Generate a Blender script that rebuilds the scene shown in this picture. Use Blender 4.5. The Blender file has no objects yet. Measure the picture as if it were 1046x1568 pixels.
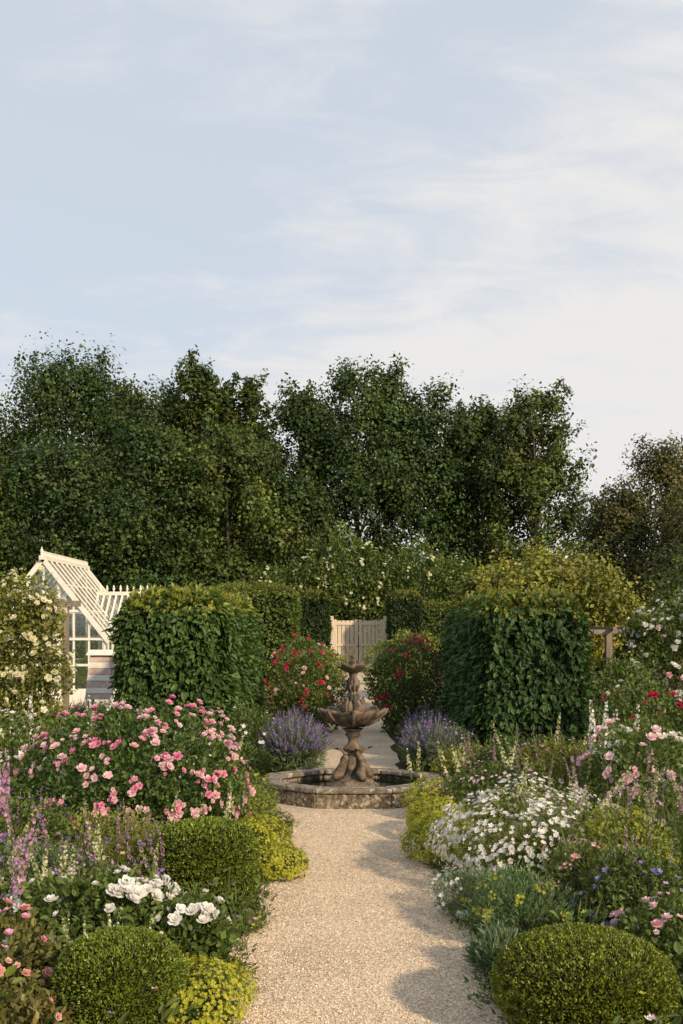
import bpy, math, numpy as np
rng=np.random.default_rng(11)
sc=bpy.context.scene
A=np.array
# ------------------------------------------------------------------ materials
def newmat(name):
    m=bpy.data.materials.new(name); m.use_nodes=True
    nt=m.node_tree; nt.nodes.clear(); return m,nt,nt.nodes,nt.links
def foliage_mat(name,rough=.5,trans=.28,spec=.35,sat=1.0):
    # per-leaf procedural tint is stored in the Col attribute
    m,nt,N,L=newmat(name)
    at=N.new('ShaderNodeAttribute'); at.attribute_name='Col'
    p=N.new('ShaderNodeBsdfPrincipled'); p.inputs['Roughness'].default_value=rough
    p.inputs['Specular IOR Level'].default_value=spec
    L.new(at.outputs['Color'],p.inputs['Base Color'])
    t=N.new('ShaderNodeBsdfTranslucent')
    m2=N.new('ShaderNodeVectorMath'); m2.operation='MULTIPLY'; m2.inputs[1].default_value=(1.5,1.4,.6) if sat==1.0 else (1,1,1)
    L.new(at.outputs['Color'],m2.inputs[0]); L.new(m2.outputs[0],t.inputs['Color'])
    mx=N.new('ShaderNodeMixShader'); mx.inputs[0].default_value=trans
    L.new(p.outputs[0],mx.inputs[1]); L.new(t.outputs[0],mx.inputs[2])
    o=N.new('ShaderNodeOutputMaterial'); L.new(mx.outputs[0],o.inputs[0]); return m
def rough_mat(name,c1,c2,scale=5,rough=.9,bump=.3,bscale=30,spec=.2,c3=None,s3=2,stretch=(1,1,1),bdist=.01):
    m,nt,N,L=newmat(name)
    tc=N.new('ShaderNodeTexCoord'); mp=N.new('ShaderNodeMapping'); mp.inputs['Scale'].default_value=stretch
    L.new(tc.outputs['Object'],mp.inputs[0])
    n1=N.new('ShaderNodeTexNoise'); n1.inputs['Scale'].default_value=scale; n1.inputs['Detail'].default_value=7; n1.inputs['Roughness'].default_value=.65
    L.new(mp.outputs[0],n1.inputs['Vector'])
    r=N.new('ShaderNodeValToRGB'); r.color_ramp.elements[0].position=.35; r.color_ramp.elements[1].position=.65
    r.color_ramp.elements[0].color=(*c1,1); r.color_ramp.elements[1].color=(*c2,1)
    L.new(n1.outputs['Fac'],r.inputs[0]); col=r.outputs[0]
    if c3:
        n3=N.new('ShaderNodeTexNoise'); n3.inputs['Scale'].default_value=s3; n3.inputs['Detail'].default_value=6
        L.new(tc.outputs['Object'],n3.inputs['Vector'])
        r3=N.new('ShaderNodeValToRGB'); r3.color_ramp.elements[0].position=.52; r3.color_ramp.elements[1].position=.62
        L.new(n3.outputs['Fac'],r3.inputs[0])
        mx=N.new('ShaderNodeMix'); mx.data_type='RGBA'
        L.new(r3.outputs[0],mx.inputs[0]); L.new(col,mx.inputs[6]); mx.inputs[7].default_value=(*c3,1); col=mx.outputs[2]
    p=N.new('ShaderNodeBsdfPrincipled'); p.inputs['Roughness'].default_value=rough; p.inputs['Specular IOR Level'].default_value=spec
    L.new(col,p.inputs['Base Color'])
    n2=N.new('ShaderNodeTexNoise'); n2.inputs['Scale'].default_value=bscale; n2.inputs['Detail'].default_value=5
    L.new(mp.outputs[0],n2.inputs['Vector'])
    b=N.new('ShaderNodeBump'); b.inputs['Strength'].default_value=bump; b.inputs['Distance'].default_value=bdist
    L.new(n2.outputs['Fac'],b.inputs['Height']); L.new(b.outputs[0],p.inputs['Normal'])
    o=N.new('ShaderNodeOutputMaterial'); L.new(p.outputs[0],o.inputs[0]); return m
M_LEAF=foliage_mat('leaf'); M_GLOSS=foliage_mat('glossy_leaf',.38,.2,.5); M_PETAL=foliage_mat('petal',.6,.35,.15,0)
M_BARK=rough_mat('bark',(.035,.03,.022),(.11,.09,.065),8,stretch=(4,4,.6))
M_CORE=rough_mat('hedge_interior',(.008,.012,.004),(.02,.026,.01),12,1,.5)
M_SOIL=rough_mat('soil',(.03,.022,.014),(.08,.056,.038),9,1,.8,40,bdist=.03)
M_GRASS=rough_mat('lawn',(.045,.075,.018),(.10,.13,.035),3,1,.6,60,bdist=.03)
M_STONE=rough_mat('weathered_stone',(.05,.038,.028),(.24,.185,.13),13,.9,1,22,c3=(.34,.31,.25),s3=19,bdist=.035)
M_COPE=rough_mat('coping_stone',(.11,.09,.068),(.26,.22,.18),9,.85,.8,28,c3=(.35,.325,.275),s3=13,bdist=.018)
M_FTN=rough_mat('fountain_stone',(.07,.05,.038),(.25,.19,.14),11,.85,.8,35,c3=(.055,.05,.038),s3=7,bdist=.014)
M_WOOD=rough_mat('weathered_oak',(.55,.46,.34),(.74,.65,.52),4,.8,.4,30,stretch=(8,8,.8))
M_GWOOD=rough_mat('grey_wood',(.16,.13,.10),(.32,.27,.21),4,.9,.5,30,stretch=(8,8,.8))
M_PAINT=rough_mat('cream_paint',(.68,.64,.56),(.78,.75,.68),6,.5,.1,20,.4)
M_TERRA=rough_mat('faded_pink_paint',(.42,.30,.26),(.62,.50,.44),6,.7,.2,20)
def glassm():
    m,nt,N,L=newmat('greenhouse_glass')
    t=N.new('ShaderNodeBsdfTransparent'); t.inputs[0].default_value=(.8,.85,.82,1)
    g=N.new('ShaderNodeBsdfGlossy'); g.inputs['Roughness'].default_value=.08; g.inputs[0].default_value=(.9,.9,.9,1)
    n=N.new('ShaderNodeTexNoise'); n.inputs['Scale'].default_value=2
    r=N.new('ShaderNodeMapRange'); r.inputs['To Min'].default_value=.12; r.inputs['To Max'].default_value=.4
    L.new(n.outputs['Fac'],r.inputs['Value'])
    x=N.new('ShaderNodeMixShader'); L.new(r.outputs[0],x.inputs[0]); L.new(t.outputs[0],x.inputs[1]); L.new(g.outputs[0],x.inputs[2])
    o=N.new('ShaderNodeOutputMaterial'); L.new(x.outputs[0],o.inputs[0]); return m
M_GLASS=glassm()
def shadeglass():
    m,nt,N,L=newmat('dusty_roof_glass')
    t=N.new('ShaderNodeBsdfTransparent'); t.inputs[0].default_value=(.8,.84,.82,1)
    g=N.new('ShaderNodeBsdfPrincipled'); g.inputs['Roughness'].default_value=.2
    n=N.new('ShaderNodeTexNoise'); n.inputs['Scale'].default_value=3; n.inputs['Detail'].default_value=5
    c=N.new('ShaderNodeValToRGB'); c.color_ramp.elements[0].color=(.34,.34,.32,1); c.color_ramp.elements[1].color=(.6,.58,.54,1); L.new(n.outputs['Fac'],c.inputs[0]); L.new(c.outputs[0],g.inputs['Base Color'])
    x=N.new('ShaderNodeMixShader'); x.inputs[0].default_value=.24; L.new(t.outputs[0],x.inputs[1]); L.new(g.outputs[0],x.inputs[2])
    o=N.new('ShaderNodeOutputMaterial'); L.new(x.outputs[0],o.inputs[0]); return m
M_SGLASS=shadeglass()
def waterm():
    m,nt,N,L=newmat('pond_water')
    p=N.new('ShaderNodeBsdfPrincipled'); p.inputs['Base Color'].default_value=(.012,.017,.01,1); p.inputs['Roughness'].default_value=.06
    n=N.new('ShaderNodeTexNoise'); n.inputs['Scale'].default_value=9; b=N.new('ShaderNodeBump'); b.inputs['Strength'].default_value=.25; b.inputs['Distance'].default_value=.02
    L.new(n.outputs['Fac'],b.inputs['Height']); L.new(b.outputs[0],p.inputs['Normal'])
    o=N.new('ShaderNodeOutputMaterial'); L.new(p.outputs[0],o.inputs[0]); return m
M_WATER=waterm()
def gravelm():
    m,nt,N,L=newmat('gravel')
    tc=N.new('ShaderNodeTexCoord')
    v=N.new('ShaderNodeTexVoronoi'); v.inputs['Scale'].default_value=80; L.new(tc.outputs['Object'],v.inputs['Vector'])
    v2=N.new('ShaderNodeTexVoronoi'); v2.inputs['Scale'].default_value=34; L.new(tc.outputs['Object'],v2.inputs['Vector'])
    r=N.new('ShaderNodeValToRGB'); e=r.color_ramp.elements
    e[0].position=0; e[0].color=(.31,.22,.14,1); e[1].position=1; e[1].color=(.82,.70,.545,1)
    k=e.new(.35); k.color=(.59,.465,.335,1); k=e.new(.7); k.color=(.69,.56,.415,1)
    sx=N.new('ShaderNodeSeparateColor'); L.new(v.outputs['Color'],sx.inputs[0]); L.new(sx.outputs[0],r.inputs[0])
    n=N.new('ShaderNodeTexNoise'); n.inputs['Scale'].default_value=1.3; n.inputs['Detail'].default_value=6; L.new(tc.outputs['Object'],n.inputs['Vector'])
    mr=N.new('ShaderNodeMapRange'); mr.inputs['From Min'].default_value=.3; mr.inputs['From Max'].default_value=.7; mr.inputs['To Min'].default_value=.8; mr.inputs['To Max'].default_value=1.1; L.new(n.outputs['Fac'],mr.inputs['Value'])
    s=N.new('ShaderNodeVectorMath'); s.operation='SCALE'; L.new(r.outputs[0],s.inputs[0]); L.new(mr.outputs[0],s.inputs['Scale'])
    p=N.new('ShaderNodeBsdfPrincipled'); p.inputs['Roughness'].default_value=.95; p.inputs['Specular IOR Level'].default_value=.15
    L.new(s.outputs[0],p.inputs['Base Color'])
    ad=N.new('ShaderNodeMath'); ad.operation='ADD'; L.new(v.outputs['Distance'],ad.inputs[0]); L.new(v2.outputs['Distance'],ad.inputs[1])
    b=N.new('ShaderNodeBump'); b.invert=True; b.inputs['Strength'].default_value=.8; b.inputs['Distance'].default_value=.009
    L.new(ad.outputs[0],b.inputs['Height']); L.new(b.outputs[0],p.inputs['Normal'])
    o=N.new('ShaderNodeOutputMaterial'); L.new(p.outputs[0],o.inputs[0]); return m
M_GRAVEL=gravelm()
def pebm():
    m,nt,N,L=newmat('pebble'); at=N.new('ShaderNodeAttribute'); at.attribute_name='Col'
    p=N.new('ShaderNodeBsdfPrincipled'); p.inputs['Roughness'].default_value=.9; p.inputs['Specular IOR Level'].default_value=.2
    L.new(at.outputs['Color'],p.inputs['Base Color']); o=N.new('ShaderNodeOutputMaterial'); L.new(p.outputs[0],o.inputs[0]); return m
M_PEB=pebm()
# ------------------------------------------------------------------ builder
def nrm(v): return v/np.maximum(np.linalg.norm(v,axis=-1,keepdims=True),1e-9)
def T(verts,faces): return A(verts,float),faces
LEAF=T([(0,0,0),(-.28,.3,.07),(-.22,.68,.06),(0,1,-.08),(.22,.68,.06),(.28,.3,.07)],[(0,3,2,1),(0,5,4,3)])
NLEAF=T([(0,0,0),(-.09,.3,.03),(-.08,.68,.03),(0,1,-.06),(.08,.68,.03),(.09,.3,.03)],[(0,3,2,1),(0,5,4,3)])
QLEAF=T([(0,0,0),(.33,.45,.08),(0,1,0),(-.33,.45,.08)],[(0,1,2,3)])
BLADE=T([(-.03,0,0),(.03,0,0),(.026,.5,.04),(-.026,.5,.04),(0,1,.2)],[(0,1,2,3),(3,2,4)])
def mk_flower(layers,n=5):
    V=[];F=[]
    for li,(rad,tilt,w,cup) in enumerate(layers):
        for k in range(n):
            a=2*math.pi*(k+.37*li)/n
            ct,st=math.cos(tilt),math.sin(tilt)
            def pt(l,s,c):
                r=l*ct-c*st; y=l*st+c*ct
                return (r*math.cos(a)-s*math.sin(a), y, r*math.sin(a)+s*math.cos(a))
            i=len(V)
            V+= [pt(0.03,-.05,0),pt(.03,.05,0),pt(rad*.65,w,cup*.3),pt(rad,w*.55,cup),pt(rad,-w*.55,cup),pt(rad*.65,-w,cup*.3)]
            F+= [(i,i+1,i+2,i+5),(i+5,i+2,i+3,i+4)]
    return T(V,F)
ROSE=mk_flower([(1,.25,.42,.16),(.85,.7,.36,.18),(.62,1.1,.28,.1)],5)
DAISY=mk_flower([(1,.25,.34,.08)],5)
OCT=T([(1,0,0),(-1,0,0),(0,1,0),(0,-1,0),(0,0,.62),(0,0,-.62)],[(0,2,4),(2,1,4),(1,3,4),(3,0,4),(2,0,5),(1,2,5),(3,1,5),(0,3,5)])
class B:
    def __init__(s): s.V=[];s.Lp=[];s.S=[];s.M=[];s.C=[];s.mats=[];s.n=0;s.sm=[]
    def mi(s,m):
        if m not in s.mats: s.mats.append(m)
        return s.mats.index(m)
    def raw(s,V,loops,sizes,mat,col,smooth=False):
        V=A(V,float); s.V.append(V); s.Lp.append(A(loops).ravel()+s.n); sizes=A(sizes); s.S.append(sizes)
        s.M.append(np.full(len(sizes),s.mi(mat))); s.sm.append(np.full(len(sizes),smooth))
        C=np.ones((len(V),4)); C[:,:3]=col; s.C.append(C); s.n+=len(V)
    def mesh(s,V,F,mat,col=(.5,.5,.5),smooth=False):
        s.raw(V,[i for f in F for i in f],[len(f) for f in F],mat,col,smooth)
    def scatter(s,tm,P,d,n,size,col,mat):
        tv,tf=tm; N=len(P)
        if N==0: return
        d=nrm(d); x=nrm(np.cross(d,n)); z=np.cross(x,d)
        size=np.broadcast_to(A(size,float),(N,)).reshape(N,1,1)
        V=(tv[None,:,0:1]*x[:,None,:]+tv[None,:,1:2]*d[:,None,:]+tv[None,:,2:3]*z[:,None,:])*size+P[:,None,:]
        k=len(tv); fl=A([i for f in tf for i in f]); sz=A([len(f) for f in tf])
        loops=(fl[None,:]+(np.arange(N)*k)[:,None]).ravel()
        col=np.broadcast_to(A(col,float),(N,3))
        s.raw(V.reshape(-1,3),loops,np.tile(sz,N),mat,np.repeat(col,k,axis=0))
    def tube(s,pts,rad,mat,seg=8,col=(.1,.08,.05),cap=True):
        pts=A(pts,float); n=len(pts); rad=np.broadcast_to(A(rad,float),(n,))
        t=nrm(np.gradient(pts,axis=0)); ref=A([0.13,1,.07]) if abs(t[0][2])>.7 else A([0,0,1.])
        x=nrm(np.cross(t,ref)); y=np.cross(t,x)
        a=np.linspace(0,2*math.pi,seg,endpoint=False)
        V=pts[:,None,:]+rad[:,None,None]*(np.cos(a)[None,:,None]*x[:,None,:]+np.sin(a)[None,:,None]*y[:,None,:])
        F=[]
        for i in range(n-1):
            for j in range(seg):
                F.append((i*seg+j,i*seg+(j+1)%seg,(i+1)*seg+(j+1)%seg,(i+1)*seg+j))
        if cap: F.append(tuple(range(seg))[::-1]); F.append(tuple((n-1)*seg+j for j in range(seg)))
        s.mesh(V.reshape(-1,3),F,mat,col,True)
    def box(s,lo,hi,mat,col=(.5,.5,.5)):
        (a,b,c),(d,e,f)=lo,hi
        s.mesh([(a,b,c),(d,b,c),(d,e,c),(a,e,c),(a,b,f),(d,b,f),(d,e,f),(a,e,f)],
          [(0,3,2,1),(4,5,6,7),(0,1,5,4),(1,2,6,5),(2,3,7,6),(3,0,4,7)],mat,col)
    def beam(s,p,q,w,h,mat):
        p=A(p,float);q=A(q,float);t=nrm(q-p);up=A([0,0,1.]) if abs(t[2])<.95 else A([0,1.,0])
        x=nrm(np.cross(t,up))*w/2; y=nrm(np.cross(x,t))*h/2
        V=[p-x-y,p+x-y,p+x+y,p-x+y,q-x-y,q+x-y,q+x+y,q-x+y]
        s.mesh(V,[(0,1,2,3),(7,6,5,4),(0,4,5,1),(1,5,6,2),(2,6,7,3),(3,7,4,0)],mat)
    def lathe(s,prof,mat,seg=56,c=(0,0,0),mod=None):
        V=[];n=len(prof)
        for i,(r,z) in enumerate(prof):
            for j in range(seg):
                a=2*math.pi*j/seg; rr,zz=(r,z) if mod is None else mod(r,z,a)
                V.append((c[0]+rr*math.cos(a),c[1]+rr*math.sin(a),c[2]+zz))
        F=[(i*seg+j,i*seg+(j+1)%seg,(i+1)*seg+(j+1)%seg,(i+1)*seg+j) for i in range(n-1) for j in range(seg)]
        s.mesh(V,F,mat,smooth=True)
    def build(s,name,parent=None,bevel=0):
        V=np.concatenate(s.V);Lp=np.concatenate(s.Lp);S=np.concatenate(s.S);M=np.concatenate(s.M);C=np.concatenate(s.C);sm=np.concatenate(s.sm)
        me=bpy.data.meshes.new(name); me.vertices.add(len(V)); me.vertices.foreach_set('co',V.astype(np.float32).ravel())
        me.loops.add(len(Lp)); me.loops.foreach_set('vertex_index',Lp.astype(np.int32))
        me.polygons.add(len(S)); st=np.concatenate([[0],np.cumsum(S)[:-1]]); me.polygons.foreach_set('loop_start',st.astype(np.int32))
        me.polygons.foreach_set('material_index',M.astype(np.int32)); me.polygons.foreach_set('use_smooth',sm)
        for m in s.mats: me.materials.append(m)
        me.update(calc_edges=True)
        ca=me.color_attributes.new('Col','FLOAT_COLOR','POINT'); ca.data.foreach_set('color',C.astype(np.float32).ravel())
        o=bpy.data.objects.new(name,me); sc.collection.objects.link(o)
        if parent: o.parent=parent
        if bevel:
            b=o.modifiers.new('bevel','BEVEL'); b.width=bevel; b.segments=2; b.limit_method='ANGLE'
        return o
def empty(name,loc=(0,0,0)):
    e=bpy.data.objects.new(name,None); sc.collection.objects.link(e); return e
def rdir(n): return nrm(rng.normal(size=(n,3)))
def cols(n,a,b,sd=.2):
    t=rng.random((n,1)); return (A(a)*(1-t)+A(b)*t)*np.exp(rng.normal(0,sd,(n,1)))
def n3(P,f,seed=0):
    r=np.random.default_rng(seed); o=0
    for k in range(4):
        d=nrm(r.normal(size=3))*f*(1+.5*k); o=o+np.sin(P@d+r.random()*6.28)/(1+.4*k)
    return o/2.2
UP=A([0,0,1.])
# palettes
G_DK=((.036,.068,.016),(.074,.118,.027)); G_MD=((.064,.102,.023),(.122,.168,.038)); G_LT=((.14,.175,.034),(.23,.262,.052))
G_YL=((.32,.34,.03),(.54,.51,.06)); G_GY=((.10,.15,.09),(.18,.24,.14)); G_OL=((.115,.138,.025),(.205,.212,.042))
WHITE=((.80,.77,.72),(.86,.84,.81)); PINK=((.74,.24,.40),(.86,.46,.58)); LPINK=((.84,.5,.57),(.88,.68,.71)); RED=((.48,.012,.07),(.72,.06,.17))
PURP=((.22,.11,.33),(.38,.22,.50)); LAV=((.16,.11,.25),(.32,.24,.44)); CREAM=((.80,.76,.50),(.85,.82,.66)); MAUVE=((.46,.22,.42),(.66,.42,.58)); PEACH=((.74,.32,.30),(.84,.54,.48)); BLUE=((.20,.16,.42),(.34,.28,.60))
SPY=((.52,.52,.24),(.78,.76,.52))
# ------------------------------------------------------------------ plants
def bush_into(b,cx,cy,rx,ry,h,n=4000,leaf=.05,pal=G_MD,tm=LEAF,lump=.13,mat=None,flowers=(),z0=0,up=.5,stems=14,fill=.35,seed=None,sprigs=None):
    seed=rng.integers(1e6) if seed is None else seed
    cz=z0+h*.45; rz=h*.55; c=A([cx,cy,cz]); R=A([rx,ry,rz])
    def surf(k,zmin=-.8):
        u=rdir(int(k*1.6)+3); u=u[u[:,2]>zmin][:k]
        return u,(1+lump*n3(u,3.2,seed)+lump*.6*n3(u,8,seed+1))
    u,l=surf(n); r=1-np.abs(rng.normal(0,.10,len(u))); ff=rng.random(len(u))<fill; r[ff]=rng.random(ff.sum())**.5*.95
    P=c+u*(l*r)[:,None]*R+rng.normal(0,.012,(len(u),3)); ok=P[:,2]>z0+.01; P=P[ok];u=u[ok];l=l[ok]
    d=u*.7+rdir(len(u))*.8+UP*(up-.2); nn=u+rdir(len(u))*.7+UP*.5
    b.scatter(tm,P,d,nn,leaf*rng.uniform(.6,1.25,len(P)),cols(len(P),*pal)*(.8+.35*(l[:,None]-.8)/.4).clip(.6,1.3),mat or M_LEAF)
    ks=int(n/90) if sprigs is None else sprigs
    if ks:
        us,ls=surf(ks,-.1); o=c+us*(ls*.95)[:,None]*R; sd=nrm(us*.6+rdir(len(us))*.45+UP*.8); ln=rng.uniform(1.5,4.0,len(us))*leaf
        for j in range(7):
            f=j/6; Pj=o+sd*(ln*f)[:,None]; dj=sd*.6+rdir(len(us))*.9
            b.scatter(tm,Pj,dj,rdir(len(us))+UP,leaf*(1-.4*f)*rng.uniform(.7,1.1,len(us)),cols(len(us),*pal)*1.15,mat or M_LEAF)
    for k in range(stems):
        q=P[rng.integers(len(P))]; o=A([cx,cy,z0])+A([rng.normal(0,rx*.15),rng.normal(0,ry*.15),0])
        m=(o+q)/2+A([0,0,.12*h]); b.tube([o,m,q],[.012*h+.002,.008*h+.002,.002],M_BARK,5)
    for (ft,k,sz,fp,tight) in flowers:
        nc=max(1,int(k/max(1,tight))); uc,_=surf(nc,-.35); nc=len(uc)
        if nc==0: continue
        uu=np.repeat(uc,max(1,tight),axis=0); uu=nrm(uu+rng.normal(0,(1.1*sz/min(rx,h*.55)) if tight>1 else 0.0,uu.shape))
        ll=(1+lump*n3(uu,3.2,seed)+lump*.6*n3(uu,8,seed+1))
        P=c+uu*(ll*rng.uniform(.98,1.06,len(uu)))[:,None]*R+uu*(leaf*rng.uniform(.3,1.0,len(uu)))[:,None]+UP*sz*.5; ok=P[:,2]>z0+.05; P=P[ok];uu=uu[ok]
        d=uu+rdir(len(P))*.5+UP*.3
        b.scatter(ft,P,d,rdir(len(P)),sz*rng.uniform(.5,1.2,len(P)),cols(len(P),*fp,.07).clip(0,.9),M_PETAL)
def bush(name,*a,**k):
    b=B(); bush_into(b,*a,**k); return b.build(name)
def spikes_into(b,pts,hs,pal,fs=.018,width=.028,frac=.5,den=90,ft=DAISY,lean=.13,leafpal=G_MD,stem=.0035):
    for (x,y),h in zip(pts,hs):
        lx,ly=rng.normal(0,lean,2)*h; t=np.linspace(0,1,6); sg=rng.normal(0,.03,2)
        C=np.stack([x+lx*t**2+sg[0]*np.sin(t*5),y+ly*t**2,h*t],1); b.tube(C,np.linspace(stem,.0015,6),M_LEAF,4,col=(.12,.16,.06))
        fr=frac*rng.uniform(.6,1.1)
        k=int(den*h*fr/.5)+6; s=1-fr*rng.random(k)**.9; w=width*(1-((s-(1-fr))/fr)**2*.75)
        a=rng.random(k)*6.28; P=np.stack([x+lx*s**2+sg[0]*np.sin(s*5)+w*np.cos(a),y+ly*s**2+w*np.sin(a),h*s],1)
        d=np.stack([np.cos(a),np.sin(a),rng.uniform(-.3,.5,k)],1)
        fc=cols(k,*pal,.12).clip(0,.9); gr=rng.random(k)<.25; fc[gr]=cols(gr.sum(),*G_OL)
        b.scatter(ft,P,d,rdir(k),fs*rng.uniform(.6,1.2,k)*(1.15-.65*((s-(1-fr))/fr)),fc,M_PETAL)
        k=int(26*h)+6; s=rng.random(k)*(1-fr)*.95; a=rng.random(k)*6.28
        P=np.stack([x+lx*s**2+sg[0]*np.sin(s*5),y+ly*s**2,h*s],1); d=np.stack([np.cos(a),np.sin(a),rng.uniform(.1,1,k)],1)
        b.scatter(NLEAF,P,d,np.tile(UP,(k,1))+rdir(k)*.3,rng.uniform(.06,.13,k)*(1.2-s),cols(k,*leafpal),M_LEAF)
def spikes(name,cx,cy,rx,ry,n,h0,h1,pal,**k):
    b=B(); p=[(cx+rng.uniform(-rx,rx),cy+rng.uniform(-ry,ry)) for _ in range(n)]
    spikes_into(b,p,rng.uniform(h0,h1,n),pal,**k); return b.build(name)
def lavender(name,cx,cy,rx,ry,h,n=900):
    b=B(); bush_into(b,cx,cy,rx*.85,ry*.85,h*.66,3000,.06,G_GY,NLEAF,.14,stems=4)
    u=rdir(n*2); u=u[u[:,2]>.05][:n]; u[:,2]=u[:,2]*.6+.5; u=nrm(u); o=A([cx,cy,.05])+u*A([rx,ry,0])*.35
    L=h*rng.uniform(.62,1.15,len(u)); tip=o+u*L[:,None]*A([rx/h*.8,ry/h*.8,1])
    b.scatter(BLADE,o,tip-o,rdir(len(u)),np.linalg.norm(tip-o,axis=1)*.98,cols(len(u),*G_GY),M_LEAF)
    for k in range(7):
        P=tip-nrm(tip-o)*(k*.012); b.scatter(DAISY,P,nrm(tip-o)+rdir(len(P))*.8,rdir(len(P)),.009+.004*rng.random(len(P)),cols(len(P),*LAV,.2),M_PETAL)
    return b.build(name)
def topiary(name,x,y,r,h,p=2.4,n=22000,leaf=.02,pal=((.075,.12,.012),(.18,.22,.022))):
    b=B(); u=rdir(n); u=u[u[:,2]>-.85]; s=1/(np.abs(u[:,0:2]**2).sum(1)**(p/2)+np.abs(u[:,2])**p)**(1/p)
    c=A([x,y,h*.5]); R=A([r,r,h*.5]); Q=u*s[:,None]
    dis=1+.022*n3(Q,7,3)+.022*n3(Q,31,4)+.014*n3(Q,60,5); inner=rng.random(len(u))<.3
    rr=dis-np.abs(rng.normal(0,.02,len(u))); rr[inner]-=.05; strag=rng.random(len(u))<.012; rr[strag]+=.035
    P=c+Q*rr[:,None]*R; nu=nrm(Q/R)
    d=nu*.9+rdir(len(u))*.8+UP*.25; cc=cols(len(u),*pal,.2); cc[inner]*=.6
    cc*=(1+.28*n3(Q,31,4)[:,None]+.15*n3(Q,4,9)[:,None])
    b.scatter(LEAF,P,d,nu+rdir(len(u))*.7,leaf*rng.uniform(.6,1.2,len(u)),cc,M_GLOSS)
    k=24;V=[];F=[]
    for i in range(13):
        ph=math.pi*i/12-math.pi/2
        for j in range(k):
            th=2*math.pi*j/k; w=A([math.cos(ph)*math.cos(th),math.cos(ph)*math.sin(th),math.sin(ph)])
            ss=1/((w[0]**2+w[1]**2)**(p/2)+abs(w[2])**p)**(1/p); V.append(c+w*ss*R*.93)
    for i in range(12):
        for j in range(k): F.append((i*k+j,i*k+(j+1)%k,(i+1)*k+(j+1)%k,(i+1)*k+j))
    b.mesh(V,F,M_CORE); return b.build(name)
def hedge(name,x0,x1,y0,y1,h,dens=500,leaf=.085,pal=G_DK,droop=.6,amp=.05,lit_topcol=None,mat=None,faces='LRFBT',rad=.3):
    b=B(); Ps=[];Ns=[]
    def add(k,fn,nv):
        a,c=rng.random(k),rng.random(k); Ps.append(fn(a,c)); Ns.append(np.tile(A(nv,float),(k,1)))
    W,D=x1-x0,y1-y0; st=lambda *q: np.stack(q,1)
    if 'F' in faces: add(int(W*h*dens),lambda a,c:st(x0+a*W,y0+0*a,c*h),(0,-1,0))
    if 'B' in faces: add(int(W*h*dens*.35),lambda a,c:st(x0+a*W,y1+0*a,c*h),(0,1,0))
    if 'L' in faces: add(int(D*h*dens),lambda a,c:st(x0+0*a,y0+a*D,c*h),(-1,0,0))
    if 'R' in faces: add(int(D*h*dens),lambda a,c:st(x1+0*a,y0+a*D,c*h),(1,0,0))
    if 'T' in faces: add(int(W*D*dens),lambda a,c:st(x0+a*W,y0+c*D,h+0*a),(0,0,1))
    P=np.concatenate(Ps);Nn=np.concatenate(Ns); cen=A([(x0+x1)/2,(y0+y1)/2,h/2]); half=A([W/2,D/2,h/2])
    q=(P-cen); rr=min(rad,W/3); over=np.maximum(np.abs(q)-(half-rr),0); over[:,2]=np.where(q[:,2]<0,0,over[:,2]); ln=np.linalg.norm(over,axis=1)
    sc_=np.where(ln>rr,rr/np.maximum(ln,1e-6),1); q2=np.sign(q)*(np.minimum(np.abs(q),half-rr)+over*sc_[:,None]); q2[:,2]=np.where(q[:,2]<0,q[:,2],q2[:,2])
    P=cen+q2; nz=n3(P,2.0,5)+.8*n3(P,6,6)+.7*n3(P,14,8)
    dep=np.abs(rng.normal(0,.05,len(P)))
    P=P+Nn*(amp*nz-dep)[:,None]+rng.normal(0,.02,P.shape)
    tp=Nn[:,2]>.5
    d=Nn*.55+rdir(len(P))*.65-UP*droop; d[tp]=rdir(tp.sum())*.8+UP*.6
    nn=Nn+rdir(len(P))*.5+UP*.45
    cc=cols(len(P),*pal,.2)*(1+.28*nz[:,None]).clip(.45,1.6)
    m=(P[:,2]>h-.22)&(rng.random(len(P))<.55); cc[m]=cols(int(m.sum()),*(lit_topcol or G_OL))  # yellow light on the hedge top, painted into the leaf colours
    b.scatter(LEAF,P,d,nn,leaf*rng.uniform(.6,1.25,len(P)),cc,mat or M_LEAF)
    k=int(len(P)*.012); i=rng.choice(len(P),k); S=P[i]; dd=nrm(Nn[i]*.8-UP*.3+rdir(k)*.5)
    for j in range(6):
        b.scatter(LEAF,S+dd*(j*.03),dd+rdir(k)*.8-UP*.3,Nn[i]+UP*.5,leaf*.85,cols(k,*pal)*1.35,mat or M_LEAF)
    k=int(W*D*34)+4; S=st(rng.uniform(x0+.2,x1-.2,k),rng.uniform(y0+.2,y1-.2,k),np.full(k,h-.02)); hh=rng.uniform(.3,1.6,k)
    for j in range(6):
        b.scatter(LEAF,S+UP*(j*.024*hh)[:,None]+rng.normal(0,.01,S.shape),rdir(k)+UP*.9,rdir(k),leaf*.75,cols(k,*(lit_topcol or G_OL)),mat or M_LEAF)  # top shoots share the painted sunlit colour
    i=.17; b.box((x0+i,y0+i,0),(x1-i,y1-i,h-i-.05),M_CORE); return b.build(name)
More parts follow.
